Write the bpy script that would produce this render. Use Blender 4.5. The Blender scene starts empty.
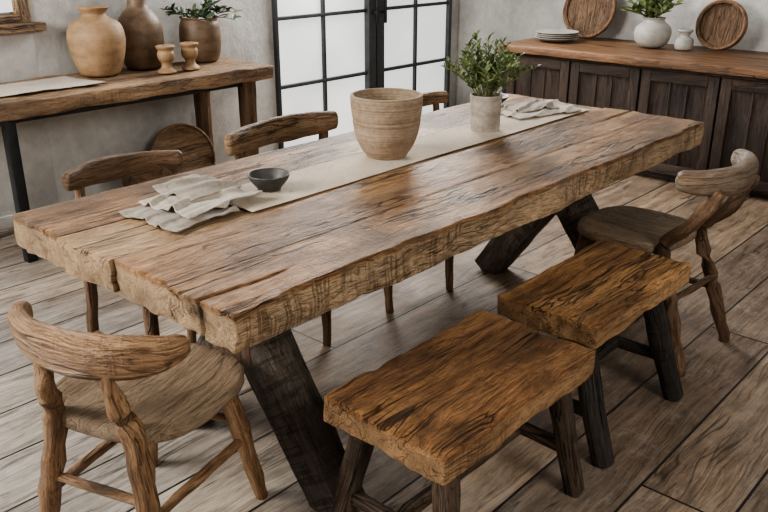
import bpy, math, random
from mathutils import Vector, Matrix, noise
random.seed(7)
C=bpy.context.collection
def N(p,s=1.0,o=0.0): return noise.noise(Vector((p[0]*s+o,p[1]*s+o*1.7,p[2]*s-o)))

# ---------------------------------------------------------------- materials
def newmat(name):
    m=bpy.data.materials.new(name); m.use_nodes=True
    nt=m.node_tree; b=nt.nodes['Principled BSDF']
    return m,nt,b
class G:
    def __init__(s,nt): s.nt=nt
    def n(s,t,**k):
        x=s.nt.nodes.new(t)
        for a,v in k.items(): setattr(x,a,v)
        return x
    def l(s,a,b): s.nt.links.new(a,b)
    def math(s,op,a,b=None,c=None):
        x=s.n('ShaderNodeMath',operation=op)
        for i,v in enumerate((a,b,c)):
            if v is None: continue
            if isinstance(v,(int,float)): x.inputs[i].default_value=v
            else: s.l(v,x.inputs[i])
        return x.outputs[0]
    def scale(s,v,sc):
        x=s.n('ShaderNodeVectorMath',operation='MULTIPLY'); s.l(v,x.inputs[0]); x.inputs[1].default_value=sc
        return x.outputs[0]
    def noise(s,v,scale=1,detail=4,rough=.55,dist=0):
        x=s.n('ShaderNodeTexNoise'); s.l(v,x.inputs['Vector'])
        x.inputs['Scale'].default_value=scale; x.inputs['Detail'].default_value=detail
        x.inputs['Roughness'].default_value=rough; x.inputs['Distortion'].default_value=dist
        return x
    def ramp(s,f,stops,interp='LINEAR'):
        x=s.n('ShaderNodeValToRGB'); s.l(f,x.inputs[0]); r=x.color_ramp; r.interpolation=interp
        while len(r.elements)<len(stops): r.elements.new(.5)
        for e,(p,c) in zip(r.elements,stops):
            e.position=p; e.color=(c,c,c,1) if isinstance(c,(int,float)) else (*c,1)
        return x.outputs[0]
    def mix(s,f,a,b,mode='MIX'):
        x=s.n('ShaderNodeMix',data_type='RGBA',blend_type=mode)
        if isinstance(f,(int,float)): x.inputs[0].default_value=f
        else: s.l(f,x.inputs[0])
        for i,v in ((6,a),(7,b)):
            if isinstance(v,tuple): x.inputs[i].default_value=(*v,1)
            else: s.l(v,x.inputs[i])
        return x.outputs[2]
    def bump(s,h,st,d,b):
        x=s.n('ShaderNodeBump'); s.l(h,x.inputs['Height']); x.inputs['Strength'].default_value=st
        x.inputs['Distance'].default_value=d; s.l(x.outputs[0],b.inputs['Normal'])

def wood(name,light,mid,dark,stain=.6,stainlo=.44,stainhi=.70,crack=1.0,saw=.3,rough=.5,bump=.5,gs=1.0,knots=True,gray=None,spec=.35,edge=None,pores=.5):
    m,nt,b=newmat(name); g=G(nt)
    at=g.n('ShaderNodeAttribute',attribute_name='wc')
    oi=g.n('ShaderNodeObjectInfo')
    off=g.math('MULTIPLY',oi.outputs['Random'],23.0)
    cmb=g.n('ShaderNodeCombineXYZ')
    for i in range(3): g.l(off,cmb.inputs[i])
    ad=g.n('ShaderNodeVectorMath',operation='ADD'); g.l(at.outputs['Vector'],ad.inputs[0]); g.l(cmb.outputs[0],ad.inputs[1])
    v=ad.outputs[0]
    w=g.noise(g.scale(v,(1.5,3.2,3.2)),1.0,3)
    wv=g.n('ShaderNodeVectorMath',operation='SUBTRACT'); g.l(w.outputs['Color'],wv.inputs[0]); wv.inputs[1].default_value=(.5,.5,.5)
    ws=g.scale(wv.outputs[0],(.02,.12,.12))
    ad2=g.n('ShaderNodeVectorMath',operation='ADD'); g.l(v,ad2.inputs[0]); g.l(ws,ad2.inputs[1]); v2=ad2.outputs[0]
    fine=g.noise(g.scale(v2,(7*gs,190*gs,190*gs)),1,5,.78).outputs[0]
    mid_=g.noise(g.scale(v2,(1.8*gs,38*gs,38*gs)),1,7,.70,.2).outputs[0]
    broad=g.noise(g.scale(v2,(1.1,7,7)),1,4,.55).outputs[0]
    f=g.math('ADD',g.math('ADD',g.math('MULTIPLY',fine,.36),g.math('MULTIPLY',mid_,.42)),g.math('MULTIPLY',broad,.22))
    col=g.ramp(f,[(.395,dark),(.462,mid),(.53,light),(.62,tuple(min(1,c*1.5) for c in light))])
    st=g.noise(g.scale(v2,(2.4,5.5,5.5)),1,9,.66,.2).outputs[0]
    stb=g.math('ADD',g.math('ADD',g.math('MULTIPLY',st,.60),g.math('MULTIPLY',mid_,.26)),g.math('MULTIPLY',fine,.14))
    stm=g.ramp(stb,[(stainlo,0.0),(stainhi-.07,.75),(stainhi,1.0)])
    stf=g.math('MULTIPLY',stm,stain)
    em=None
    if edge:
        sp=g.n('ShaderNodeSeparateXYZ'); g.l(at.outputs['Vector'],sp.inputs[0])
        zz=g.math('ADD',sp.outputs[2],g.math('MULTIPLY',g.math('SUBTRACT',mid_,.5),.02))
        mr=g.n('ShaderNodeMapRange'); g.l(zz,mr.inputs[0]); mr.inputs[1].default_value=edge[0]; mr.inputs[2].default_value=edge[0]-.010
        em=mr.outputs[0]
        ecol=g.ramp(f,[(.39,tuple(c*.32 for c in edge[1])),(.46,tuple(c*.74 for c in edge[1])),(.54,edge[1])])
        col=g.mix(g.math('MULTIPLY',em,edge[2]),col,ecol)
        stf=g.math('MULTIPLY',stf,g.math('SUBTRACT',1.0,g.math('MULTIPLY',em,.45)))
    col=g.mix(stf,col,tuple(c*.65 for c in dark))
    po=g.ramp(g.noise(g.scale(v2,(22*gs,330*gs,330*gs)),1,3,.6).outputs[0],[(.54,0.0),(.62,1.0)])
    col=g.mix(g.math('MULTIPLY',po,pores),col,g.mix(1.0,col,(.32,.28,.26),'MULTIPLY'))
    if gray:
        gn=g.noise(g.scale(v2,(3.3,9,9)),1,8,.7).outputs[0]
        col=g.mix(g.math('MULTIPLY',g.math('MULTIPLY',g.ramp(gn,[(.45,0.0),(.64,1.0)]),g.ramp(fine,[(.35,.25),(.6,1.0)])),gray[1]),col,gray[0])
    def crk(sx,sy,wd,lo,hi):
        cn=g.noise(g.scale(v2,(sx,sy,sy)),1,3,.45).outputs[0]
        cr=g.math('ABSOLUTE',g.math('SUBTRACT',cn,.5))
        brk=g.ramp(g.noise(g.scale(v,(1.8,8,8)),1,4).outputs[0],[(lo,0.0),(hi,1.0)])
        return g.math('MULTIPLY',g.ramp(cr,[(0.0,1.0),(wd*.35,.8),(wd,0.0)]),brk)
    crm=g.math('MULTIPLY',g.math('MAXIMUM',crk(.7,26,.020,.47,.56),crk(.3,9,.007,.46,.54)),crack)
    if em is not None: crm=g.math('MULTIPLY',crm,g.math('SUBTRACT',1.0,g.math('MULTIPLY',em,.6)))
    col=g.mix(g.math('MULTIPLY',crm,.9),col,tuple(c*.2 for c in dark))
    h=g.math('SUBTRACT',g.math('ADD',g.math('MULTIPLY',fine,.8),g.math('MULTIPLY',mid_,1.0)),g.math('ADD',g.math('MULTIPLY',crm,1.8),g.math('MULTIPLY',po,.35)))
    if knots:
        vo=g.n('ShaderNodeTexVoronoi'); g.l(g.scale(v2,(1.7,4.2,4.2)),vo.inputs['Vector']); vo.inputs['Scale'].default_value=1
        kd=g.math('ADD',vo.outputs['Distance'],g.math('MULTIPLY',g.math('SUBTRACT',mid_,.5),.12))
        km=g.ramp(kd,[(.04,1.0),(.09,.5),(.20,0.0)])
        col=g.mix(g.math('MULTIPLY',km,.85),col,tuple(c*.3 for c in dark))
        h=g.math('SUBTRACT',h,g.math('MULTIPLY',km,.5))
    if saw>0:
        sn=g.noise(g.scale(v,(110,5,5)),1,3,.6).outputs[0]
        sm=g.math('MULTIPLY',g.ramp(sn,[(.51,0.0),(.60,1.0)]),g.ramp(g.noise(g.scale(v,(3,5,5)),1,3).outputs[0],[(.46,0.0),(.56,1.0)]))
        if em is not None: sm=g.math('MULTIPLY',sm,g.math('ADD',.4,g.math('MULTIPLY',em,.6)))
        col=g.mix(g.math('MULTIPLY',sm,saw),col,tuple(c*.6 for c in dark))
        h=g.math('SUBTRACT',h,g.math('MULTIPLY',sm,saw))
    g.l(col,b.inputs['Base Color'])
    rr=g.math('ADD',g.math('ADD',g.math('MULTIPLY',st,.35),g.math('MULTIPLY',fine,.25)),rough-.27); g.l(rr,b.inputs['Roughness'])
    b.inputs['Specular IOR Level'].default_value=spec
    g.bump(h,bump,.009,b)
    return m

def ceramic(name,c1,c2,scale=30,rough=.7,bump=.3,rings=0):
    m,nt,b=newmat(name); g=G(nt)
    tc=g.n('ShaderNodeTexCoord'); v=tc.outputs['Object']
    n1=g.noise(v,scale,8,.7).outputs[0]
    n2=g.noise(g.scale(v,(6,6,22)),1,4).outputs[0]
    f=g.math('ADD',g.math('MULTIPLY',n1,.5),g.math('MULTIPLY',n2,.5))
    col=g.ramp(f,[(.36,c2),(.6,c1)]); g.l(col,b.inputs['Base Color'])
    b.inputs['Roughness'].default_value=rough
    h=n1
    if rings:
        wv=g.noise(g.scale(v,(1.5,1.5,150)),1,2).outputs[0]
        h=g.math('ADD',n1,g.math('MULTIPLY',wv,rings))
    g.bump(h,bump,.004,b); return m

def plain(name,c,rough=.6,metal=0,var=.15,scale=12,bump=.15):
    m,nt,b=newmat(name); g=G(nt)
    tc=g.n('ShaderNodeTexCoord'); n=g.noise(tc.outputs['Object'],scale,6,.6).outputs[0]
    g.l(g.ramp(n,[(.35,tuple(x*(1-var) for x in c)),(.65,tuple(min(1,x*(1+var)) for x in c))]),b.inputs['Base Color'])
    b.inputs['Roughness'].default_value=rough; b.inputs['Metallic'].default_value=metal
    g.bump(n,bump,.004,b); return m

def fabric(name,c):
    m,nt,b=newmat(name); g=G(nt)
    tc=g.n('ShaderNodeTexCoord'); v=tc.outputs['Object']
    a=g.noise(g.scale(v,(500,50,50)),1,2).outputs[0]; d=g.noise(g.scale(v,(50,500,50)),1,2).outputs[0]
    big=g.noise(v,5,5,.6).outputs[0]
    f=g.math('ADD',g.math('MULTIPLY',g.math('ADD',a,d),.35),g.math('MULTIPLY',big,.3))
    g.l(g.ramp(f,[(.40,tuple(x*.6 for x in c)),(.58,c)]),b.inputs['Base Color'])
    b.inputs['Roughness'].default_value=.95; b.inputs['Sheen Weight'].default_value=.1
    g.bump(f,.6,.003,b); return m

# ---------------------------------------------------------------- mesh helpers
def mkobj(name,verts,faces,mat,wc=None,parent=None,smooth=True,M=None):
    me=bpy.data.meshes.new(name); me.from_pydata([tuple(v) for v in verts],[],faces)
    if wc is None: wc=verts
    at=me.attributes.new('wc','FLOAT_VECTOR','POINT')
    flat=[]
    for v in wc: flat+= [v[0],v[1],v[2]]
    at.data.foreach_set('vector',flat)
    if smooth: me.polygons.foreach_set('use_smooth',[True]*len(me.polygons))
    me.materials.append(mat)
    ob=bpy.data.objects.new(name,me); C.objects.link(ob)
    if M is not None: ob.matrix_world=M
    if parent: ob.parent=parent
    me.update(); return ob
def empty(name,loc=(0,0,0),rz=0):
    e=bpy.data.objects.new(name,None); e.empty_display_size=.1; e.location=loc; e.rotation_euler=(0,0,rz)
    C.objects.link(e); return e
def axis(a,b,n,r):
    r=min(r,(b-a)*.45)
    L=[a,a+r*.3,a+r]+[a+r+(b-a-2*r)*i/n for i in range(1,n)]+[b-r,b-r*.3,b]
    return L
def gridbox(x,y,z,n=(1,1,1),r=.005,disp=None):
    A=[axis(x[0],x[1],n[0],r),axis(y[0],y[1],n[1],r),axis(z[0],z[1],n[2],r)]
    lo=[min(r,(k[1]-k[0])*.45)+k[0] for k in (x,y,z)]; hi=[k[1]-min(r,(k[1]-k[0])*.45) for k in (x,y,z)]
    V=[];F=[];idx={}
    def vid(i,j,k):
        key=(i,j,k)
        if key not in idx:
            p=Vector((A[0][i],A[1][j],A[2][k]))
            q=Vector([min(max(p[a],lo[a]),hi[a]) for a in range(3)])
            d=p-q
            if d.length>1e-9:
                m=max(abs(d[0]),abs(d[1]),abs(d[2])); p=q+d.normalized()*m
            if disp: p=Vector(disp(p))
            idx[key]=len(V); V.append(p)
        return idx[key]
    S=[len(a)-1 for a in A]
    for ax in range(3):
        u,w=(ax+1)%3,(ax+2)%3
        for side in (0,S[ax]):
            for i in range(S[u]):
                for j in range(S[w]):
                    def g(ii,jj):
                        t=[0,0,0]; t[ax]=side;t[u]=ii;t[w]=jj; return vid(*t)
                    f=[g(i,j),g(i+1,j),g(i+1,j+1),g(i,j+1)]
                    if side==0: f.reverse()
                    F.append(f)
    return V,F
def box(name,x,y,z,mat,parent=None,r=.004,n=(1,1,1),amp=0,freq=5,grain=0,disp=None):
    o=random.random()*50
    def d(p):
        if disp: p=Vector(disp(p))
        if amp:
            p=Vector(p)+Vector((N(p,freq,o),N(p,freq,o+9),N(p,freq,o+17)))*amp
        return p
    V,F=gridbox(x,y,z,n,r,d)
    if grain==0: wc=V
    elif grain==1: wc=[(v[1],v[0],v[2]) for v in V]
    else: wc=[(v[2],v[0],v[1]) for v in V]
    return mkobj(name,V,F,mat,wc,parent)
def beam(name,p0,p1,w0,d0,w1,d1,mat,parent=None,up=(0,0,1),amp=.003,freq=12,r=.006,nseg=8):
    p0,p1=Vector(p0),Vector(p1); L=(p1-p0).length; ax=(p1-p0).normalized()
    up=Vector(up)
    if abs(ax.dot(up))>.95: up=Vector((0,1,0))
    s=ax.cross(up).normalized(); t=s.cross(ax).normalized()
    o=random.random()*50
    V,F=gridbox((0,L),(-.5,.5),(-.5,.5),(nseg,2,2),.005,None)
    out=[];wc=[]
    for v in V:
        k=v[0]/L; w=w0+(w1-w0)*k; d=d0+(d1-d0)*k
        y,z=v[1]*2,v[2]*2
        q=(abs(y)**9+abs(z)**9)**(1/9.0); m=max(abs(y),abs(z))
        if q>1e-6: y*=m/q; z*=m/q
        y*=w/2; z*=d/2
        P=Vector((v[0],y,z)); P+=Vector((0,N(P,freq,o),N(P,freq,o+7)))*amp
        wc.append(P); out.append(p0+ax*P[0]+s*P[1]+t*P[2])
    if ax.dot(s.cross(t))<0: F=[list(reversed(f)) for f in F]
    return mkobj(name,out,F,mat,wc,parent)
def sweep(name,pts,rad,mat,parent=None,n=14,up=(0,0,1),amp=.003,freq=14,ex=2.2,sub=5,cap=.35):
    P=[Vector(p) for p in pts]; R=[(r,r) if isinstance(r,(int,float)) else r for r in rad]
    path=[];rr=[]
    for i in range(len(P)-1):
        a=P[max(i-1,0)];b=P[i];c=P[i+1];d=P[min(i+2,len(P)-1)]
        for k in range(sub):
            t=k/sub
            path.append(.5*((2*b)+(c-a)*t+(2*a-5*b+4*c-d)*t*t+(3*b-a-3*c+d)*t**3))
            rr.append((R[i][0]*(1-t)+R[i+1][0]*t,R[i][1]*(1-t)+R[i+1][1]*t))
    path.append(P[-1]); rr.append(R[-1])
    V=[];wc=[];F=[];o=random.random()*50; L=0; m=len(path)
    for i in range(m):
        tan=(path[min(i+1,m-1)]-path[max(i-1,0)]).normalized()
        u=Vector(up)
        if abs(tan.dot(u))>.93: u=Vector((0,1,0))
        s=tan.cross(u).normalized(); t=s.cross(tan).normalized()
        if i: L+=(path[i]-path[i-1]).length
        for k in range(n):
            a=2*math.pi*k/n; ca,sa=math.cos(a),math.sin(a)
            y=math.copysign(abs(ca)**(2/ex),ca)*rr[i][0]; z=math.copysign(abs(sa)**(2/ex),sa)*rr[i][1]
            q=Vector((L,y,z)); q+=Vector((0,N(q,freq,o),N(q,freq,o+5)))*amp
            wc.append(q); V.append(path[i]+s*q[1]+t*q[2])
    for i in range(m-1):
        for k in range(n):
            a=i*n+k;b=i*n+(k+1)%n
            F.append([a,a+n,b+n,b])
    for e,rev in ((0,False),(m-1,True)):
        c=sum((V[e*n+k] for k in range(n)),Vector())/n
        tan=(path[1]-path[0]).normalized()*-1 if e==0 else (path[-1]-path[-2]).normalized()
        mid=len(V)
        for k in range(n):
            V.append(c+(V[e*n+k]-c)*.72+tan*min(rr[e])*cap*1.2); wc.append(wc[e*n+k]*1.0)
        ci=len(V); V.append(c+tan*min(rr[e])*cap*1.7); wc.append(wc[e*n]*1.0)
        for k in range(n):
            a=e*n+k;b=e*n+(k+1)%n; a2=mid+k;b2=mid+(k+1)%n
            if rev: F.append([a,a2,b2,b]); F.append([ci,b2,a2])
            else: F.append([b,b2,a2,a]); F.append([ci,a2,b2])
    F=[list(reversed(f)) for f in F]
    return mkobj(name,V,F,mat,wc,parent)
def lathe(name,prof,mat,parent=None,loc=(0,0,0),n=56,amp=0,freq=10,M=None):
    V=[];F=[];o=random.random()*50
    for (r,z) in prof:
        for k in range(n):
            a=2*math.pi*k/n; p=Vector((r*math.cos(a),r*math.sin(a),z))
            if amp: p+=Vector((math.cos(a),math.sin(a),0))*N(p,freq,o)*amp
            V.append(p)
    m=len(prof)
    for i in range(m-1):
        for k in range(n):
            a=i*n+k;b=i*n+(k+1)%n; F.append([a,b,b+n,a+n])
    for e in (0,m-1):
        if prof[e][0]>1e-4:
            ci=len(V); V.append(Vector((0,0,prof[e][1])))
            for k in range(n):
                a=e*n+k;b=e*n+(k+1)%n; F.append([ci,b,a] if e==0 else [ci,a,b])
    ob=mkobj(name,V,F,mat,V,parent)
    if M is not None: ob.matrix_local=M
    else: ob.location=loc
    return ob
def smoothprof(pts,sub=5):
    P=[Vector((a,b,0)) for a,b in pts]; out=[]
    for i in range(len(P)-1):
        a=P[max(i-1,0)];b=P[i];c=P[i+1];d=P[min(i+2,len(P)-1)]
        for k in range(sub):
            t=k/sub; q=.5*((2*b)+(c-a)*t+(2*a-5*b+4*c-d)*t*t+(3*b-a-3*c+d)*t**3)
            out.append((max(q[0],.0005),q[1]))
    out.append((P[-1][0],P[-1][1])); return out

# ---------------------------------------------------------------- palette
W_top=wood('wood_table_top',(.54,.305,.145),(.315,.160,.068),(.090,.042,.019),stain=.78,stainlo=.475,stainhi=.61,saw=.5,rough=.43,bump=1.0,gray=((.36,.30,.235),.3),edge=(.750,(.70,.49,.295),.9))
W_pale=wood('wood_table_pale',(.56,.38,.22),(.41,.26,.14),(.16,.092,.047),stain=.55,stainlo=.48,stainhi=.63,saw=.2,rough=.5,bump=.8,knots=False,edge=(.750,(.56,.39,.23),.6))
W_stool=wood('wood_stool',(.54,.285,.120),(.31,.145,.056),(.088,.038,.016),stain=.78,stainlo=.48,stainhi=.615,saw=.4,rough=.42,bump=.95,edge=(.440,(.58,.36,.19),.7))
W_stool2=wood('wood_stool_honey',(.64,.36,.150),(.42,.205,.075),(.13,.056,.022),stain=.75,stainlo=.49,stainhi=.625,saw=.35,rough=.40,bump=.9,edge=(.440,(.60,.38,.20),.6))
W_leg=wood('wood_trestle_dark',(.135,.105,.080),(.068,.051,.038),(.022,.017,.013),stain=.5,saw=.5,rough=.65,bump=1.0,gray=((.25,.22,.19),.55))
W_sleg=wood('wood_stool_leg',(.17,.11,.068),(.085,.054,.034),(.028,.019,.013),stain=.6,saw=.3,rough=.6,bump=1.0,gray=((.24,.20,.165),.45))
W_bleg=wood('wood_stool_leg_black',(.070,.056,.046),(.033,.026,.021),(.013,.011,.009),stain=.4,saw=.3,rough=.6,bump=1.0,gray=((.14,.125,.11),.4))
W_chair=wood('wood_chair',(.43,.265,.145),(.26,.142,.072),(.085,.042,.021),stain=.7,stainlo=.465,stainhi=.62,crack=.6,saw=.1,rough=.38,bump=.75,gs=.9)
W_chairseat=wood('wood_chair_seat',(.34,.25,.165),(.235,.16,.10),(.10,.064,.038),stain=.5,crack=.5,saw=.1,rough=.46,bump=.7)
W_chairD=wood('wood_chair_dark',(.20,.12,.068),(.115,.065,.036),(.038,.022,.013),stain=.55,crack=.5,saw=.1,rough=.40,bump=.7)
W_grey=wood('wood_chair_worn',(.27,.19,.125),(.160,.105,.066),(.06,.038,.024),stain=.55,crack=.4,saw=.05,rough=.30,bump=.6,knots=False,gray=((.42,.37,.31),.5))
W_tan=wood('wood_back_tan',(.42,.285,.17),(.29,.185,.105),(.12,.07,.038),stain=.5,saw=.1,rough=.5,bump=.8)
W_side=wood('wood_console_top',(.46,.30,.17),(.28,.165,.088),(.095,.05,.027),stain=.7,stainlo=.47,stainhi=.63,saw=.25,rough=.52,bump=1.0,edge=(.762,(.42,.27,.155),.5))
W_cab=wood('wood_cabinet_dark',(.060,.036,.024),(.032,.020,.014),(.012,.008,.006),stain=.6,crack=.5,saw=.1,rough=.45,bump=.6,gs=.8)
W_cabtop=wood('wood_cabinet_top',(.28,.145,.072),(.155,.08,.04),(.05,.025,.014),stain=.5,saw=.1,rough=.4,bump=.4)
Metal=plain('iron_black',(.028,.029,.032),.45,.5,.2,20)
FrameM=plain('iron_door_paint',(.060,.064,.068),.5,.2,.15,20)
Pot=ceramic('stoneware',(.37,.275,.19),(.21,.148,.095),55,.8,.9,1.5)
Terra=ceramic('clay_ochre',(.39,.25,.135),(.22,.133,.067),18,.6,.4,.6)
Terra2=ceramic('clay_brown',(.19,.122,.072),(.085,.052,.03),16,.5,.4,.6)
Grayp=ceramic('stone_grey',(.44,.38,.32),(.24,.20,.165),60,.9,.8,1.0)
White=ceramic('glaze_white',(.46,.445,.40),(.32,.31,.275),25,.5,.2)
Dark=ceramic('glaze_dark',(.075,.07,.065),(.03,.028,.026),40,.5,.4,.4)
Linen=fabric('linen_natural',(.54,.47,.385)); LinenG=fabric('linen_grey',(.40,.345,.285)); LinenR=fabric('linen_runner_pale',(.62,.51,.385))
Soil=plain('soil',(.03,.02,.014),.95,0,.4,60,.8)
def leafmat(name,c1,c2):
    m,nt,b=newmat(name); g=G(nt); tc=g.n('ShaderNodeTexCoord')
    n=g.noise(tc.outputs['Object'],25,3).outputs[0]
    g.l(g.ramp(n,[(.35,c1),(.65,c2)]),b.inputs['Base Color']); b.inputs['Roughness'].default_value=.5
    return m
Leaf=leafmat('leaf_olive',(.08,.12,.04),(.23,.29,.115)); Leaf2=leafmat('leaf_dark',(.03,.055,.03),(.09,.13,.07)); Stem=plain('stem_green',(.13,.14,.06),.6)

# ---------------------------------------------------------------- room
WY=4.30; WX=5.75
def floor_mat():
    m,nt,b=newmat('floor_boards'); g=G(nt)
    tc=g.n('ShaderNodeTexCoord'); v=tc.outputs['Object']
    br=g.n('ShaderNodeTexBrick'); g.l(v,br.inputs['Vector']); br.offset=.37; br.squash=1
    br.inputs['Color1'].default_value=(0,0,0,1); br.inputs['Color2'].default_value=(1,1,1,1)
    br.inputs['Mortar'].default_value=(.5,.5,.5,1); br.inputs['Scale'].default_value=1
    br.inputs['Mortar Size'].default_value=.0045; br.inputs['Mortar Smooth'].default_value=.35
    br.inputs['Brick Width'].default_value=3.1; br.inputs['Row Height'].default_value=.25
    rnd=br.outputs['Color']; gap=br.outputs['Fac']
    offv=g.n('ShaderNodeVectorMath',operation='SCALE'); g.l(rnd,offv.inputs[0]); offv.inputs['Scale'].default_value=9
    ad=g.n('ShaderNodeVectorMath',operation='ADD'); g.l(v,ad.inputs[0]); g.l(offv.outputs[0],ad.inputs[1]); v2=ad.outputs[0]
    w=g.noise(g.scale(v2,(1.3,4,4)),1,3); ws=g.scale(w.outputs['Color'],(.02,.12,.12))
    a2=g.n('ShaderNodeVectorMath',operation='ADD'); g.l(v2,a2.inputs[0]); g.l(ws,a2.inputs[1]); v3=a2.outputs[0]
    fine=g.noise(g.scale(v3,(5,150,150)),1,6,.78).outputs[0]
    mid=g.noise(g.scale(v3,(1.6,26,26)),1,6,.68,.4).outputs[0]
    f=g.math('ADD',g.math('MULTIPLY',fine,.5),g.math('MULTIPLY',mid,.5))
    warm=g.ramp(f,[(.38,(.085,.056,.037)),(.46,(.225,.158,.107)),(.57,(.39,.295,.21))])
    grey=g.ramp(f,[(.38,(.13,.117,.102)),(.45,(.31,.287,.256)),(.57,(.53,.50,.455))])
    sep=g.n('ShaderNodeSeparateXYZ'); g.l(v,sep.inputs[0])
    big=g.noise(v,1.1,4,.6).outputs[0]
    gm=g.math('ADD',g.math('ADD',g.math('MULTIPLY',g.math('SUBTRACT',1.7,sep.outputs[0]),.85),g.math('MULTIPLY',g.math('SUBTRACT',big,.5),1.8)),.3)
    south=g.math('MULTIPLY',g.math('SUBTRACT',.85,sep.outputs[1]),.9)
    gm=g.ramp(g.math('MAXIMUM',gm,g.math('ADD',south,g.math('MULTIPLY',g.math('SUBTRACT',big,.5),1.2))),[(.1,0.0),(.8,1.0)])
    col=g.mix(g.math('MULTIPLY',gm,.85),warm,grey)
    tint=g.ramp(rnd,[(0,(.66,.65,.66)),(.5,(1,.98,.95)),(1,(1.25,1.2,1.13))])
    col=g.mix(1.0,col,tint,'MULTIPLY')
    pt=g.ramp(g.noise(v,2.3,9,.75).outputs[0],[(.42,0.0),(.58,1.0)])
    col=g.mix(g.math('MULTIPLY',pt,.5),col,g.mix(1.0,col,(.50,.46,.43),'MULTIPLY'))
    sc=g.ramp(g.noise(g.scale(v,(9,9,9)),1,10,.85).outputs[0],[(.52,0.0),(.66,1.0)])
    col=g.mix(g.math('MULTIPLY',sc,.45),col,(.45,.40,.34))
    stn=g.ramp(g.noise(g.scale(v3,(2,5,5)),1,9,.75).outputs[0],[(.50,0.0),(.65,1.0)])
    col=g.mix(g.math('MULTIPLY',stn,.5),col,(.06,.042,.03))
    cn=g.math('ABSOLUTE',g.math('SUBTRACT',g.noise(g.scale(v3,(.8,14,14)),1,2).outputs[0],.5))
    ck=g.math('MULTIPLY',g.ramp(cn,[(0,1.0),(.014,0.0)]),g.ramp(g.noise(v2,3,2).outputs[0],[(.48,0.0),(.55,1.0)]))
    col=g.mix(g.math('MULTIPLY',ck,.8),col,(.02,.014,.01))
    col=g.mix(gap,col,(.014,.010,.008))
    g.l(col,b.inputs['Base Color'])
    g.l(g.math('ADD',g.math('MULTIPLY',fine,.3),.36),b.inputs['Roughness'])
    g.bump(g.math('SUBTRACT',f,g.math('MULTIPLY',gap,1.5)),.8,.008,b)
    return m
box('floor',(-2.5,WX+.1),(-2.5,WY+.1),(-.06,0),floor_mat(),r=.002)
def plaster():
    m,nt,b=newmat('plaster_grey'); g=G(nt); tc=g.n('ShaderNodeTexCoord'); v=tc.outputs['Object']
    n1=g.noise(v,1.6,8,.65,.6).outputs[0]; n2=g.noise(v,14,8,.7).outputs[0]
    f=g.math('ADD',g.math('MULTIPLY',n1,.7),g.math('MULTIPLY',n2,.3))
    g.l(g.ramp(f,[(.36,(.35,.345,.33)),(.5,(.51,.50,.475)),(.62,(.64,.63,.60))]),b.inputs['Base Color'])
    b.inputs['Roughness'].default_value=.9; g.bump(f,.8,.03,b); return m
Pl=plaster()
DX0,DX1=3.70,5.62; DZ=2.15
wall=empty('wall_back')
WINX0,WINX1,WINZ0,WINZ1=1.1,2.06,1.055,1.9
box('plaster_left_of_window',(-2.5,WINX0),(WY,WY+.15),(0,2.7),Pl,wall,r=.002)
box('plaster_below_window',(WINX0,WINX1),(WY,WY+.15),(0,WINZ0),Pl,wall,r=.002)
box('plaster_above_window',(WINX0,WINX1),(WY,WY+.15),(WINZ1,2.7),Pl,wall,r=.002)
box('plaster_middle',(WINX1,DX0),(WY,WY+.15),(0,2.7),Pl,wall,r=.002)
box('plaster_above_door',(DX0,DX1),(WY,WY+.15),(DZ,2.7),Pl,wall,r=.002)
box('plaster_right',(DX1,WX+.15),(WY,WY+.15),(0,2.7),Pl,wall,r=.002)
box('wall_right',(WX,WX+.15),(-2.5,WY),(0,2.7),Pl,r=.002)
box('baseboard_back',(-2.5,DX0-.02),(WY-.018,WY-.001),(0.001,.07),Pl,r=.003)

def glassmat():
    m,nt,b=newmat('frosted_daylight_glass'); g=G(nt)
    tc=g.n('ShaderNodeTexCoord'); n=g.noise(tc.outputs['Object'],1.2,3).outputs[0]
    c=g.ramp(n,[(.35,(.66,.69,.67)),(.65,(.84,.85,.82))])
    g.l(c,b.inputs['Base Color']); g.l(c,b.inputs['Emission Color']); b.inputs['Emission Strength'].default_value=.85
    b.inputs['Roughness'].default_value=.35; return m
Gl=glassmat()
door=empty('door_1')
mid=(DX0+DX1)/2+.02
def fr(n,x,z,y=(WY-.03,WY+.03)): box(n,x,y,z,FrameM,door,r=.003)
fr('jamb_left',(DX0,DX0+.025),(0,DZ)); fr('jamb_right',(DX1-.035,DX1),(0,DZ)); fr('head',(DX0+.025,DX1-.035),(DZ-.04,DZ))
box('pane_left',(DX0+.025,mid-.06),(WY+.005,WY+.012),(.02,DZ-.04),Gl,door,r=.001)
box('pane_right',(mid+.06,DX1-.035),(WY+.005,WY+.012),(.02,DZ-.04),Gl,door,r=.001)
fr('stile_left_leaf',(mid-.085,mid-.008),(.01,DZ-.04),(WY-.045,WY+.02)); fr('stile_right_leaf',(mid+.008,mid+.085),(.01,DZ-.04),(WY-.045,WY+.02))
for a,b_ in ((DX0+.025,mid-.085),(mid+.085,DX1-.035)):
    c=(a+b_)/2
    fr('muntin_v',(c-.012,c+.012),(.01,DZ-.04),(WY-.02,WY+.02))
    for z in (.04,.497,.953,1.41,1.86): fr('muntin_h',(a,b_),(z-.012,z+.012),(WY-.022,WY+.018))
for s in (-1,1):
    box('handle',(mid+s*.045-.01,mid+s*.045+.01),(WY-.10,WY-.085),(.86,1.04),Metal,door,r=.004)
    box('handle_post',(mid+s*.045-.008,mid+s*.045+.008),(WY-.086,WY-.044),(.93,.95),Metal,door,r=.002)
win=empty('window_1')
box('glass',(WINX0+.05,WINX1-.05),(WY+.06,WY+.066),(WINZ0+.05,WINZ1-.05),Gl,win,r=.001)
box('sill',(WINX0-.05,WINX1+.05),(WY-.06,WY-.002),(WINZ0-.045,WINZ0-.002),W_side,win,r=.005,n=(8,1,1),amp=.003)
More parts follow.
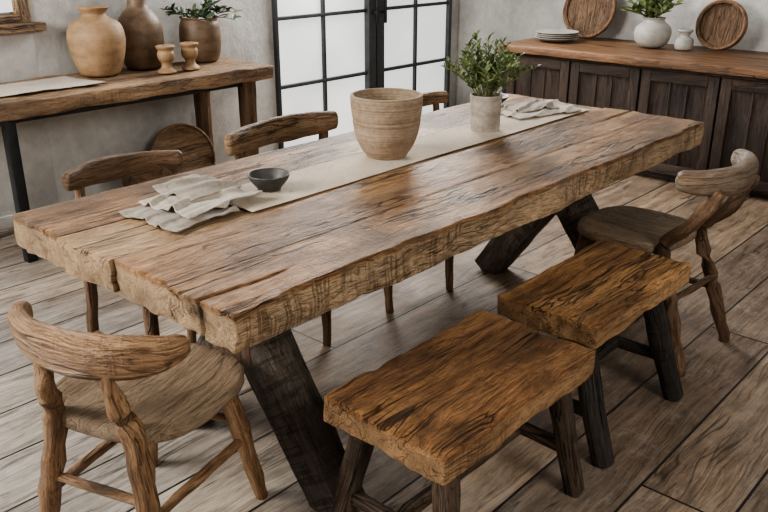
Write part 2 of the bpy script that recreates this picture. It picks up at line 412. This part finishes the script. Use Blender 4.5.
box('frame_right',(WINX1-.06,WINX1-.002),(WY-.01,WY+.1),(WINZ0,WINZ1),W_side,win,grain=2)
box('frame_left',(WINX0+.002,WINX0+.06),(WY-.01,WY+.1),(WINZ0,WINZ1),W_side,win,grain=2)
box('frame_bottom',(WINX0+.06,WINX1-.06),(WY-.01,WY+.1),(WINZ0,WINZ0+.04),W_side,win)
box('frame_top',(WINX0+.06,WINX1-.06),(WY-.01,WY+.1),(WINZ1-.06,WINZ1-.002),W_side,win)
box('muntin',((WINX0+WINX1)/2-.02,(WINX0+WINX1)/2+.02),(WY+.02,WY+.07),(WINZ0+.04,WINZ1-.06),W_side,win,grain=2)

# ---------------------------------------------------------------- dining table
T=empty('rustic_dining_table')
TX0,TX1,TY0,TY1,TZ0,TZ1=.915,3.37,1.235,2.205,.664,.760
splits=[(1.34,.90,1.22,.0045,.022,1),(1.30,2.35,2.65,.0035,.006,3),(1.56,3.0,3.4,.005,.015,5)]
def tdisp(p):
    x,y,z=p
    zt=(z-TZ0)/(TZ1-TZ0); g=0
    for (yc,xa,xb,wd,dp,sd) in splits:
        if xa<x<xb:
            e=min(1,(xb-x)/.25)*(1 if xa<1 else min(1,(x-xa)/.12))
            if xb>3.38: e=min(1,(x-xa)/.25)
            yy=yc+.020*N((x,0,0),4,sd)+.005*N((x,0,0),17,sd)
            g=max(g,dp*e*math.exp(-((y-yy)/wd)**2))
    ky=max(0,1-(y-TY0)/.06)
    y+=ky*(.016*N((x,0,0),1.7,3)+.009*N((x,0,z*2),9,1)+.012*N((x,z*3,0),4,7)+.004*N((x,0,z),30,2))
    chip=max(0,N((x,0,0),6,21)-.25)*2; y+=ky*chip*.018*zt
    y+=ky*.08*max(0,TZ1-z-.045)
    kb=max(0,1-(TY1-y)/.05); y+=kb*.012*N((x,0,0),2.3,11)
    ex=max(0,1-(x-TX0)/.05); x+=ex*(.014*N((0,y,z),7,5)+.010*N((0,y,z),25,8))+ex*g*.8
    e2=max(0,1-(TX1-x)/.08); x-=e2*(.02*N((0,y,z),5,15)+.02*(TZ1-z)*6*.2)
    z+=zt*(.0035*N((x*.6,y*2,0),3,2)+.002*N((x,y*6,0),7,3))-zt*g-zt*ky*chip*.006
    z-=(1-zt)*(.012*N((x,y,0),2.6,6)+.008*N((x,y,0),9,6))
    return (x,y,z)
planks=[(TY0,1.446,W_top,'plank_front',.005),(1.4465,1.690,W_top,'plank_front_inner',.0035),(1.693,1.93,W_pale,'plank_centre_pale',.005),(1.9325,TY1,W_top,'plank_back',.005)]
for i,(a,b_,mt,nm,rr_) in enumerate(planks):
    dx=(0,.002,-.012,.0)[i]
    box(nm,(TX0+dx,TX1-abs(dx)),(a,b_),(TZ0,TZ1-(0,0,.002,0)[i]),mt,T,r=rr_,n=(180,44 if i in (0,1) else 10,5),disp=tdisp)
for k,x in enumerate((1.30,3.02)):
    yc=1.68
    box('trestle_cap',(x-.07,x+.07),(1.38,2.03),(.60,.655),W_leg,T,r=.006,n=(2,10,2),amp=.004,grain=1)
    box('trestle_post',(x-.06,x+.06),(yc-.085,yc+.085),(.36,.605),W_chairD if k==0 else W_leg,T,r=.006,n=(2,2,6),amp=.003,grain=2)
    beam('trestle_leg_front',(x,yc-.02,.47),(x,1.32,.004),.12,.145,.11,.13,W_leg,T,up=(0,1,0),amp=.006)
    beam('trestle_leg_back',(x,yc+.02,.47),(x,2.03,.004),.12,.145,.11,.13,W_leg,T,up=(0,1,0),amp=.006)

# ---------------------------------------------------------------- stools
def stool(loc,L,Wd,mat,legmat,sd,zt=.45,th=.074,ixm=.085,ixp=.085,oxe=.05,oye=.065,lw=.056):
    S=empty('wooden_stool',loc); o=sd*13.1
    def d(p):
        x,y,z=p
        ch=max(0,N((x,y,0),11,o+8)-.15)*.028*max(0,1-(zt-z)/.04)
        ed=max(0,1-min(L/2-abs(x),Wd/2-abs(y))/.03)
        g=0
        if (x<-.08 and sd==1) or (x>.06 and sd==2):
            g=.014*math.exp(-((y-.05*(1 if sd==1 else -.6)-.015*N((x,0,0),6,o))/.004)**2)*min(1,(abs(x)-.06)/.12)
        y+= (.008*N((x,0,0),4,o)+.006*N((x,z,0),13,o)+.003*N((x,z,0),40,o))*(1 if y<0 else -1)*min(1,abs(y)/(Wd/2))
        x+= (.007*N((0,y,z),6,o+3)+.006*N((0,y,z),24,o))*min(1,abs(x)/(L/2))
        if z>zt-.02: z+=.003*N((x,y,0),8,o)-.006*math.exp(-(x*x*14+y*y*30))-ch*ed-g
        else: z-=.009*N((x,y,0),6,o)
        return (x,y,z)
    box('seat',(-L/2,L/2),(-Wd/2,Wd/2),(zt-th,zt),mat,S,r=.0055,n=(64,64,5),disp=d)
    iy=Wd/2-.07; k=0; P={}
    for sx in (-1,1):
        ix=L/2-(ixm if sx<0 else ixp)
        for sy in (-1,1):
            k+=1; a=Vector((sx*ix,sy*iy,zt-th+.01)); b=Vector((sx*(ix+oxe),sy*(iy+oye),.003)); P[(sx,sy)]=(a,b)
            beam('leg_%d'%k,a,b,lw,lw,lw*.86,lw*.86,legmat,S,up=(1,0,0),amp=.006,freq=9)
    def at(key,z):
        a,b=P[key]; t=(a.z-z)/(a.z-b.z); return a+(b-a)*t
    for sx in (-1,1):
        beam('rail_end',at((sx,-1),.15),at((sx,1),.15),.026,.036,.026,.036,legmat,S)
    beam('rail_long',(at((-1,-1),.15)+at((-1,1),.15))/2,(at((1,-1),.15)+at((1,1),.15))/2,.026,.035,.026,.035,legmat,S)
    return S
stool((1.498,1.058,0),.655,.378,W_stool,W_sleg,1,lw=.052)
stool((2.27,1.10,0),.655,.335,W_stool2,W_bleg,2,ixm=.05,ixp=.16,oxe=.03,oye=.125,lw=.060)

# ---------------------------------------------------------------- chairs
def low_chair(loc,ang,railz,m_rail,m_seat,m_leg,seatz=.45,back=-.27,half=.26,postw=.10,depth=.2,lift=.012,rh=.05,seatw=.145,rw=.024,ss=1.0,rearx=-.25,tip=.5):
    S=empty('carved_wooden_chair',loc,math.radians(ang))
    V=[];F=[];rings=9;n=44
    def outline(a):
        x=math.cos(a); y=math.sin(a)
        q=(abs(x)**2.8+abs(y)**2.8)**(1/2.8); s=.218*ss/q
        return x*s,y*s
    layers=[]
    for i in range(rings+1): layers.append((i/rings*.965,'t'))
    layers+= [(1.0,'e1'),(1.0,'e2'),(.95,'b'),(.4,'b2')]
    for (s,kind) in layers:
        for k in range(n):
            a=2*math.pi*k/n; x,y=outline(a); x*=s;y*=s
            if kind=='t': z=seatz-.014*(1-s*s)+.003*N((x,y,0),9,loc[0])
            elif kind=='e1': z=seatz-.008
            elif kind=='e2': z=seatz-.032
            else: z=seatz-.042
            V.append(Vector((x+.004*N((x,y,z),8,3),y,z)))
    for i in range(len(layers)-1):
        for k in range(n):
            a=i*n+k;b=i*n+(k+1)%n; F.append([a,a+n,b+n,b])
    e=len(layers)-1; ci=len(V); V.append(Vector((0,0,seatz-.042)))
    for k in range(n): F.append([e*n+k,ci,e*n+(k+1)%n])
    mkobj('seat',V,F,m_seat,[Vector((v[0],v[1],v[2])) for v in V],S)
    pts=[];rad=[]
    m=9
    for i in range(m):
        t=-1+2*i/(m-1); a=t*math.radians(80)
        x=back+depth*(1-math.cos(a))*1.15; y=half*math.sin(a)*1.02
        h=rh*(1-tip*abs(t)**2.2); w=rw*(1-.2*abs(t))
        pts.append((x,y,railz+lift*abs(t)**1.6)); rad.append((w,h))
    sweep('back_rail',pts,rad,m_rail,S,n=20,amp=.006,freq=9,ex=2.8,sub=6,cap=.5)
    feet={}
    for s in (-1,1):
        top=Vector((back+.004,s*postw,railz-.03)); foot=Vector((rearx,s*.185,.003)); seatp=Vector((-.205*ss,s*seatw,seatz-.02))
        sweep('rear_leg_%s'%('a' if s<0 else 'b'),[top,(top+seatp)/2+Vector((-.008,0,0)),seatp,(seatp+foot)/2,foot],[.021,.024,.027,.026,.020],m_leg,S,amp=.012,freq=20)
        t2=Vector((.13,s*.13,seatz-.035)); f2=Vector((.19,s*.19,.003))
        sweep('front_leg_%s'%('a' if s<0 else 'b'),[t2,(t2+f2)/2,f2],[.024,.025,.018],m_leg,S,amp=.009,freq=20)
        A=seatp+(foot-seatp)*.5; B=t2+(f2-t2)*.5
        sweep('side_rung',[A,(A+B)/2,B],[.011,.014,.011],m_leg,S,amp=.003,n=10); feet[s]=(A,B)
    for j,nm in ((0,'rear_rung'),(1,'front_rung')):
        a=feet[-1][j]+Vector((0,0,.05));b=feet[1][j]+Vector((0,0,.05)); sweep(nm,[a,(a+b)/2,b],[.010,.013,.010],m_leg,S,amp=.003,n=10)
    return S
low_chair((.95,1.645,0),19,.628,W_chair,W_chairseat,W_chair,seatz=.435,back=-.24,half=.225,postw=.085,depth=.10,lift=.020,rh=.055,seatw=.115,rw=.028,rearx=-.24)
low_chair((2.85,1.25,0),86,.705,W_grey,W_chairseat,W_chairD,seatz=.45,back=-.36,half=.215,postw=.14,depth=.11,rh=.050,lift=.010,rw=.032,ss=.93,rearx=-.33,tip=.3)

def back_chair(loc,ang,m_rail,m_leg,m_seat,railz=.755,half=.24,rh=.036,tilt=0):
    S=empty('rustic_side_chair',loc,math.radians(ang))
    box('seat',(-.20,.20),(-.21,.21),(.415,.45),m_seat,S,r=.012,n=(6,6,1),amp=.004)
    pts=[];rad=[]
    for i in range(7):
        t=-1+i/3; pts.append((-.25+.05*t*t,half*t,railz+tilt*t)); rad.append((.019,rh*(1-.25*abs(t)**3)))
    sweep('back_rail',pts,rad,m_rail,S,n=16,amp=.008,freq=8,ex=3)
    for s in (-1,1):
        a=Vector((-.225,s*(half-.05),railz)); b=Vector((-.185,s*.185,.43)); c=Vector((-.215,s*.2,.003))
        sweep('rear_leg',[a,b,(b+c)/2,c],[.015,.020,.019,.016],m_leg,S,amp=.004)
        a=Vector((.16,s*.17,.42)); c=Vector((.185,s*.19,.003)); sweep('front_leg',[a,(a+c)/2,c],[.021,.020,.016],m_leg,S,amp=.004)
        sweep('side_rung',[(-.2,s*.192,.2),(0,s*.19,.2),(.17,s*.18,.2)],[.010,.012,.010],m_leg,S,n=8)
    sweep('lower_rail',[(-.215,-half+.06,.58),(-.235,0,.58),(-.215,half-.06,.58)],[(.010,.02)]*3,m_rail,S)
    return S
back_chair((1.41,2.235,0),-92,W_chairD,W_chairD,W_chairseat,railz=.74,half=.21,rh=.042)
back_chair((2.14,2.235,0),-88,W_tan,W_chairD,W_chairseat,railz=.745,half=.29,rh=.052)
back_chair((2.88,2.20,0),-90,W_tan,W_chairD,W_tan,railz=.75,half=.25)

# ---------------------------------------------------------------- console
SB=empty('console_table')
box('top',(1.15,3.16),(3.68,4.27),(.700,.775),W_side,SB,r=.007,n=(60,10,3),amp=.009,freq=7)
for y in (3.74,4.18):
    box('metal_leg',(1.585,1.635),(y-.025,y+.025),(.002,.705),Metal,SB,r=.003)
    beam('wood_leg',(3.0,y,.71),(3.0,y,.003),.08,.08,.07,.07,W_chairD,SB,amp=.004)
box('metal_bar',(1.585,1.635),(3.76,4.16),(.66,.70),Metal,SB,r=.003)
box('metal_apron',(1.63,2.97),(3.73,3.76),(.672,.702),Metal,SB,r=.003)
def cloth(name,corners,z,mat,th=.003,amp=.004,n=60,seed=0,parent=None,fr=9,folds=0,dirn=(1,.3),bend=0,wob=.016):
    a,b,c,d=[Vector(q).to_3d() for q in corners]
    V=[];F=[]
    dx,dy=Vector(dirn).normalized()
    for i in range(n+1):
        for j in range(n+1):
            u=i/n;v=j/n
            p=a*(1-u)*(1-v)+b*u*(1-v)+c*u*v+d*(1-u)*v
            w=N((p.x,p.y,0),fr,seed)
            p=p+Vector((N((u,v,1),3.5,seed),N((u,v,2),3.5,seed+3),0))*wob
            e=min(u,1-u,v,1-v)
            s=(-p.x*dy+p.y*dx)
            r=folds*max(0,math.sin(s*75+2.5*N((p.x,p.y,0),6,seed+2)))**4*(.5+.5*N((p.x,p.y,0),5,seed+4)+.3)
            r+=folds*.5*abs(N((p.x*dx+p.y*dy,s*5,0),6,seed+6))
            p.z=z+abs(w)*amp*2+max(0,r)-bend*max(0,.12-e)/.12*.006
            V.append(p)
    for i in range(n):
        for j in range(n):
            k=i*(n+1)+j; F.append([k,k+n+1,k+n+2,k+1])
    ob=mkobj(name,V,F,mat,None,parent)
    md=ob.modifiers.new('s','SOLIDIFY'); md.thickness=th; md.offset=1
    return ob
cloth('linen_console_cloth',[(1.2,3.80),(2.15,3.80),(2.12,4.12),(1.2,4.10)],.784,Linen,amp=.004,seed=3)

def vase(name,loc,prof,mat,amp=.003):
    return lathe(name,smoothprof(prof),mat,loc=loc,amp=amp,freq=7)
vase('clay_vase',(2.28,4.06,.783),[(.001,0),(.085,.0),(.115,.04),(.140,.13),(.145,.20),(.125,.262),(.075,.292),(.060,.312),(.078,.338),(.081,.346),(.068,.344),(.052,.32),(.06,.29),(.10,.24)],Terra)
vase('tall_clay_jar',(2.58,4.12,.781),[(.001,0),(.085,0),(.11,.05),(.126,.14),(.118,.24),(.085,.30),(.055,.335),(.050,.40),(.068,.44),(.06,.44),(.042,.40),(.045,.34)],Terra2)
for x,y in ((2.56,3.86),(2.72,3.87)):
    vase('wooden_candle_holder',(x,y,.781),[(.001,0),(.045,0),(.048,.012),(.030,.03),(.028,.05),(.042,.075),(.046,.10),(.040,.118),(.050,.132),(.050,.142),(.030,.142),(.028,.12)],Terra,.001)
def leaves(name,stems,mat,parent,lsize,count,seed,w=.35,spread=.9,start=.15,ymax=None):
    rnd=random.Random(seed); V=[];F=[]
    for st in stems:
        P=[Vector(p) for p in st]
        for c in range(count):
            t=start+(1-start)*(c+rnd.random()*.6)/count; t=min(t,.999)
            i=int(t*(len(P)-1)); k=t*(len(P)-1)-i; p=P[i].lerp(P[i+1],k); tan=(P[i+1]-P[i]).normalized()
            az=c*2.4+rnd.random(); side=Vector((math.cos(az),math.sin(az),.25))
            d=(side*spread+tan*.6+Vector((0,0,.15))).normalized(); L=lsize*(.65+.6*rnd.random())
            if ymax is not None and (p+d*L).y>ymax: d.y=-abs(d.y)
            s=d.cross(Vector((rnd.random()-.5,rnd.random()-.5,1))).normalized(); nn=s.cross(d)
            b=len(V)
            V+=[p,p+d*L*.3+s*L*w*.42+nn*L*.05,p+d*L*.7+s*L*w*.38+nn*L*.03,p+d*L-nn*L*.12,p+d*L*.7-s*L*w*.38+nn*L*.03,p+d*L*.3-s*L*w*.42+nn*L*.05,p+d*L*.5-nn*L*.03]
            F+=[[b,b+1,b+6],[b+1,b+2,b+6],[b+2,b+3,b+6],[b+3,b+4,b+6],[b+4,b+5,b+6],[b+5,b,b+6]]
    return mkobj(name,V,F,mat,None,parent)
def plant(name,loc,prof,pmat,soilz,soilr,nst,height,spread,lsize,cnt,lmat,seed,w=.35,droop=0,r0=.02,lspread=.9,ymax=None,xmin=None,start=.15):
    E=empty(name,loc); rnd=random.Random(seed)
    lathe('pot',smoothprof(prof),pmat,E,amp=.002,freq=9)
    lathe('soil',[(.001,soilz),(soilr*.5,soilz+.004),(soilr,soilz-.002)],Soil,E,n=24)
    stems=[]
    for i in range(nst):
        az=rnd.random()*6.283; tl=rnd.random()**.7*spread; h=height*(.6+.4*rnd.random())*(1-.35*tl/spread)
        b=Vector((math.cos(az),math.sin(az),0))*r0*rnd.random(); b.z=soilz
        pts=[]
        for k in range(6):
            t=k/5; q=b+Vector((math.cos(az)*tl*t**1.3,math.sin(az)*tl*t**1.3,h*t-droop*t**3*tl))+Vector((rnd.random()-.5,rnd.random()-.5,0))*.008
            if ymax is not None: q.y=min(q.y,ymax-.015)
            if xmin is not None: q.x=max(q.x,xmin)
            pts.append(q)
        stems.append(pts)
        sweep('stem',pts,[.0022]*5+[.001],Stem,E,n=5,amp=0,sub=2)
    leaves('foliage',stems,lmat,E,lsize,cnt,seed,w,lspread,start,ymax)
    return E
plant('potted_olive_plant',(2.96,4.09,.781),[(.001,0),(.08,0),(.105,.03),(.120,.12),(.116,.20),(.105,.235),(.112,.25),(.104,.252),(.095,.235),(.10,.18)],Terra2,.215,.098,12,.20,.26,.07,12,Leaf2,5,w=.42,droop=.25,ymax=.17,xmin=-.14)

E=lathe('round_wooden_tray',smoothprof([(.001,0),(.17,0),(.205,.01),(.21,.035),(.198,.036),(.185,.018),(.001,.014)],3),W_tan)
E.rotation_euler=(math.radians(78),0,math.radians(-8)); E.location=(2.78,4.13,.214)
E=lathe('wooden_drum_stool',smoothprof([(.001,0),(.15,0),(.16,.02),(.15,.12),(.165,.28),(.17,.30),(.16,.31),(.001,.312)],4),W_chairD,loc=(2.43,3.93,.003),amp=.003)

# ---------------------------------------------------------------- cabinet
CB=empty('dark_wood_cabinet'); cx=4.97; cy1=3.34; cy0=.25
box('carcass',(cx+.02,WX-.01),(cy0,cy1-.02),(.03,.71),W_cab,CB,r=.004,grain=2)
box('plinth',(cx+.05,WX-.02),(cy0+.02,cy1-.05),(.002,.035),W_cab,CB,r=.003,grain=1)
box('top',(cx-.03,WX-.004),(cy0-.03,cy1),(.71,.76),W_cabtop,CB,r=.006,n=(6,60,2),amp=.003,grain=1)
nd=6; dw=(cy1-.06-cy0-.02)/nd
for i in range(nd):
    y0=cy0+.02+i*dw; y1=y0+dw-.012
    box('door_panel',(cx+.008,cx+.022),(y0+.06,y1-.06),(.11,.63),W_cab,CB,r=.004,grain=2)
    for a,b_,z0,z1,gr in ((y0,y0+.065,.05,.69,2),(y1-.065,y1,.05,.69,2),(y0+.065,y1-.065,.05,.115,1),(y0+.065,y1-.065,.625,.69,1)):
        box('door_frame',(cx-.006,cx+.02),(a,b_),(z0,z1),W_cab,CB,r=.004,grain=gr)
    c=(y0+y1)/2
    for q in (-1,1): box('door_slat',(cx+.001,cx+.02),(c+q*.055-.006,c+q*.055+.006),(.115,.625),W_cab,CB,r=.003,grain=2)
PE=empty('stack_of_plates',(5.33,3.10,.766))
for i in range(4):
    lathe('plate_%d'%i,smoothprof([(.001,0),(.08,0),(.12,.010),(.150,.022),(.148,.026),(.11,.014),(.001,.006)],3),White,PE,loc=(0,0,i*.013))
def disc(name,y,r,mat,rim,x=5.60,lean=14,th=.03,z=.764):
    E=empty(name)
    a=math.radians(90-lean)
    M=Matrix.Translation((x,y,z+r*math.cos(math.radians(lean))+.01))@Matrix.Rotation(-a,4,'Y')
    lathe('board',smoothprof([(.001,0),(r*.9,0),(r,.006),(r,th-.004),(r*.95,th),(r*.86,th-.002),(r*.84,th*.55),(.001,th*.5)],3),mat,E,M=M)
    lathe('rim',smoothprof([(r*.985,.002),(r*1.03,.004),(r*1.03,th-.002),(r*.985,th+.002),(r*.93,th),(r*.95,.01)],2),rim,E,M=M)
    return E
disc('round_bread_board',3.0,.20,W_chairD,W_cabtop)
disc('round_wooden_sieve',2.02,.155,W_chairD,W_cabtop,lean=12,th=.05,x=5.56)
plant('potted_fern',(5.45,2.44,.766),[(.001,0),(.06,0),(.10,.025),(.120,.08),(.112,.13),(.075,.165),(.068,.18),(.078,.192),(.07,.192),(.06,.175),(.08,.14)],White,.165,.06,14,.24,.20,.095,9,Leaf,9,w=.4,droop=.25)
vase('small_ceramic_bud_vase',(5.46,2.22,.766),[(.001,0),(.05,0),(.062,.03),(.055,.07),(.03,.085),(.035,.105),(.05,.12),(.042,.13),(.02,.11)],White)

# ---------------------------------------------------------------- things on the table
tz=.7635
cloth('linen_table_runner',[(1.36,1.705),(3.26,1.705),(3.26,1.93),(1.36,1.93)],.7632,LinenR,amp=.0008,seed=21,th=.0015,n=110,wob=.006)
tr=tz+.003
k=1.04
vase('stoneware_bowl_pot',(2.065,1.835,tr),[(a*k,b*k) for a,b in [(.001,0),(.058,0),(.068,.006),(.088,.035),(.104,.075),(.111,.115),(.112,.120),(.109,.125),(.113,.133),(.117,.170),(.118,.198),(.116,.203),(.109,.203),(.106,.19),(.100,.13),(.08,.04),(.001,.025)]],Pot,.0015)
plant('potted_herb',(2.63,1.82,tr),[(.001,0),(.050,0),(.056,.01),(.060,.10),(.062,.130),(.060,.136),(.055,.134),(.052,.12),(.05,.03)],Grayp,.115,.052,40,.28,.17,.034,19,Leaf,3,w=.42,r0=.03,droop=.15,lspread=.8,start=.25)
vase('small_dark_bowl',(1.53,1.83,tr),[(.001,0),(.032,0),(.038,.008),(.056,.030),(.063,.045),(.060,.048),(.052,.036),(.035,.014),(.001,.01)],Dark,.001)
vase('dark_dish',(3.07,2.105,tz),[(.001,0),(.04,0),(.06,.012),(.085,.035),(.082,.038),(.055,.018),(.001,.008)],Dark,.001)
NP=empty('folded_linen_napkin')
cloth('layer_1',[(1.10,1.95),(1.12,1.72),(1.33,1.735),(1.33,1.98)],tz+.006,LinenG,amp=.005,seed=1,parent=NP,folds=.010,dirn=(1,.25),bend=1)
cloth('layer_2',[(1.16,1.96),(1.18,1.745),(1.44,1.76),(1.42,2.00)],tz+.019,Linen,amp=.006,seed=5,parent=NP,folds=.016,dirn=(1,.1),bend=1)
cloth('layer_3',[(1.24,1.99),(1.25,1.83),(1.43,1.84),(1.41,2.04)],tz+.034,LinenG,amp=.006,seed=8,parent=NP,folds=.014,dirn=(1,-.2),bend=1)
NP2=empty('linen_table_napkin')
cloth('layer_1',[(2.92,1.97),(2.86,1.82),(3.18,1.70),(3.30,1.92)],tz+.010,Linen,amp=.005,seed=11,parent=NP2,folds=.008,bend=1)
cloth('layer_2',[(2.96,1.96),(2.93,1.85),(3.12,1.78),(3.22,1.93)],tz+.021,LinenG,amp=.006,seed=14,parent=NP2,folds=.012,bend=1)

# ---------------------------------------------------------------- camera
cam=bpy.data.cameras.new('camera'); cam.sensor_width=36; cam.lens=818/768*36; cam.clip_start=.05
co=bpy.data.objects.new('camera',cam); C.objects.link(co)
p=math.radians(21.5); c,s=.6665,.7455
R=Vector((c,-s,0)); F_=Vector((math.cos(p)*s,math.cos(p)*c,-math.sin(p))); U=R.cross(F_)
M=Matrix(((R.x,U.x,-F_.x,0),(R.y,U.y,-F_.y,0),(R.z,U.z,-F_.z,1.48),(0,0,0,1)))
co.matrix_world=M
bpy.context.scene.camera=co

# ---------------------------------------------------------------- light
w=bpy.data.worlds.new('world'); bpy.context.scene.world=w; w.use_nodes=True
w.node_tree.nodes['Background'].inputs[0].default_value=(1,.98,.96,1); w.node_tree.nodes['Background'].inputs[1].default_value=.24
def area(name,loc,tgt,size,sy,power,col):
    l=bpy.data.lights.new(name,'AREA'); l.shape='RECTANGLE'; l.size=size; l.size_y=sy; l.energy=power; l.color=col
    o=bpy.data.objects.new(name,l); C.objects.link(o); o.location=loc
    o.rotation_euler=(Vector(tgt)-Vector(loc)).to_track_quat('-Z','Y').to_euler(); return o
area('window_light_left',(-1.4,3.4,2.3),(1.8,1.7,.5),1.6,1.3,170,(1,.97,.92))
area('window_light_door',(4.2,4.05,2.0),(2.2,1.3,.6),1.8,1.1,120,(1,.99,.97))
area('area_light_front',(1.0,-2.2,2.7),(1.8,1.3,.4),1.6,1.2,66,(1,.95,.88))  # soft lamp added for light from the camera side; no window modelled there
vs=bpy.context.scene.view_settings
try:
    vs.view_transform='AgX'; vs.look='AgX - Medium High Contrast'; vs.exposure=.35
except Exception as e: print(e)
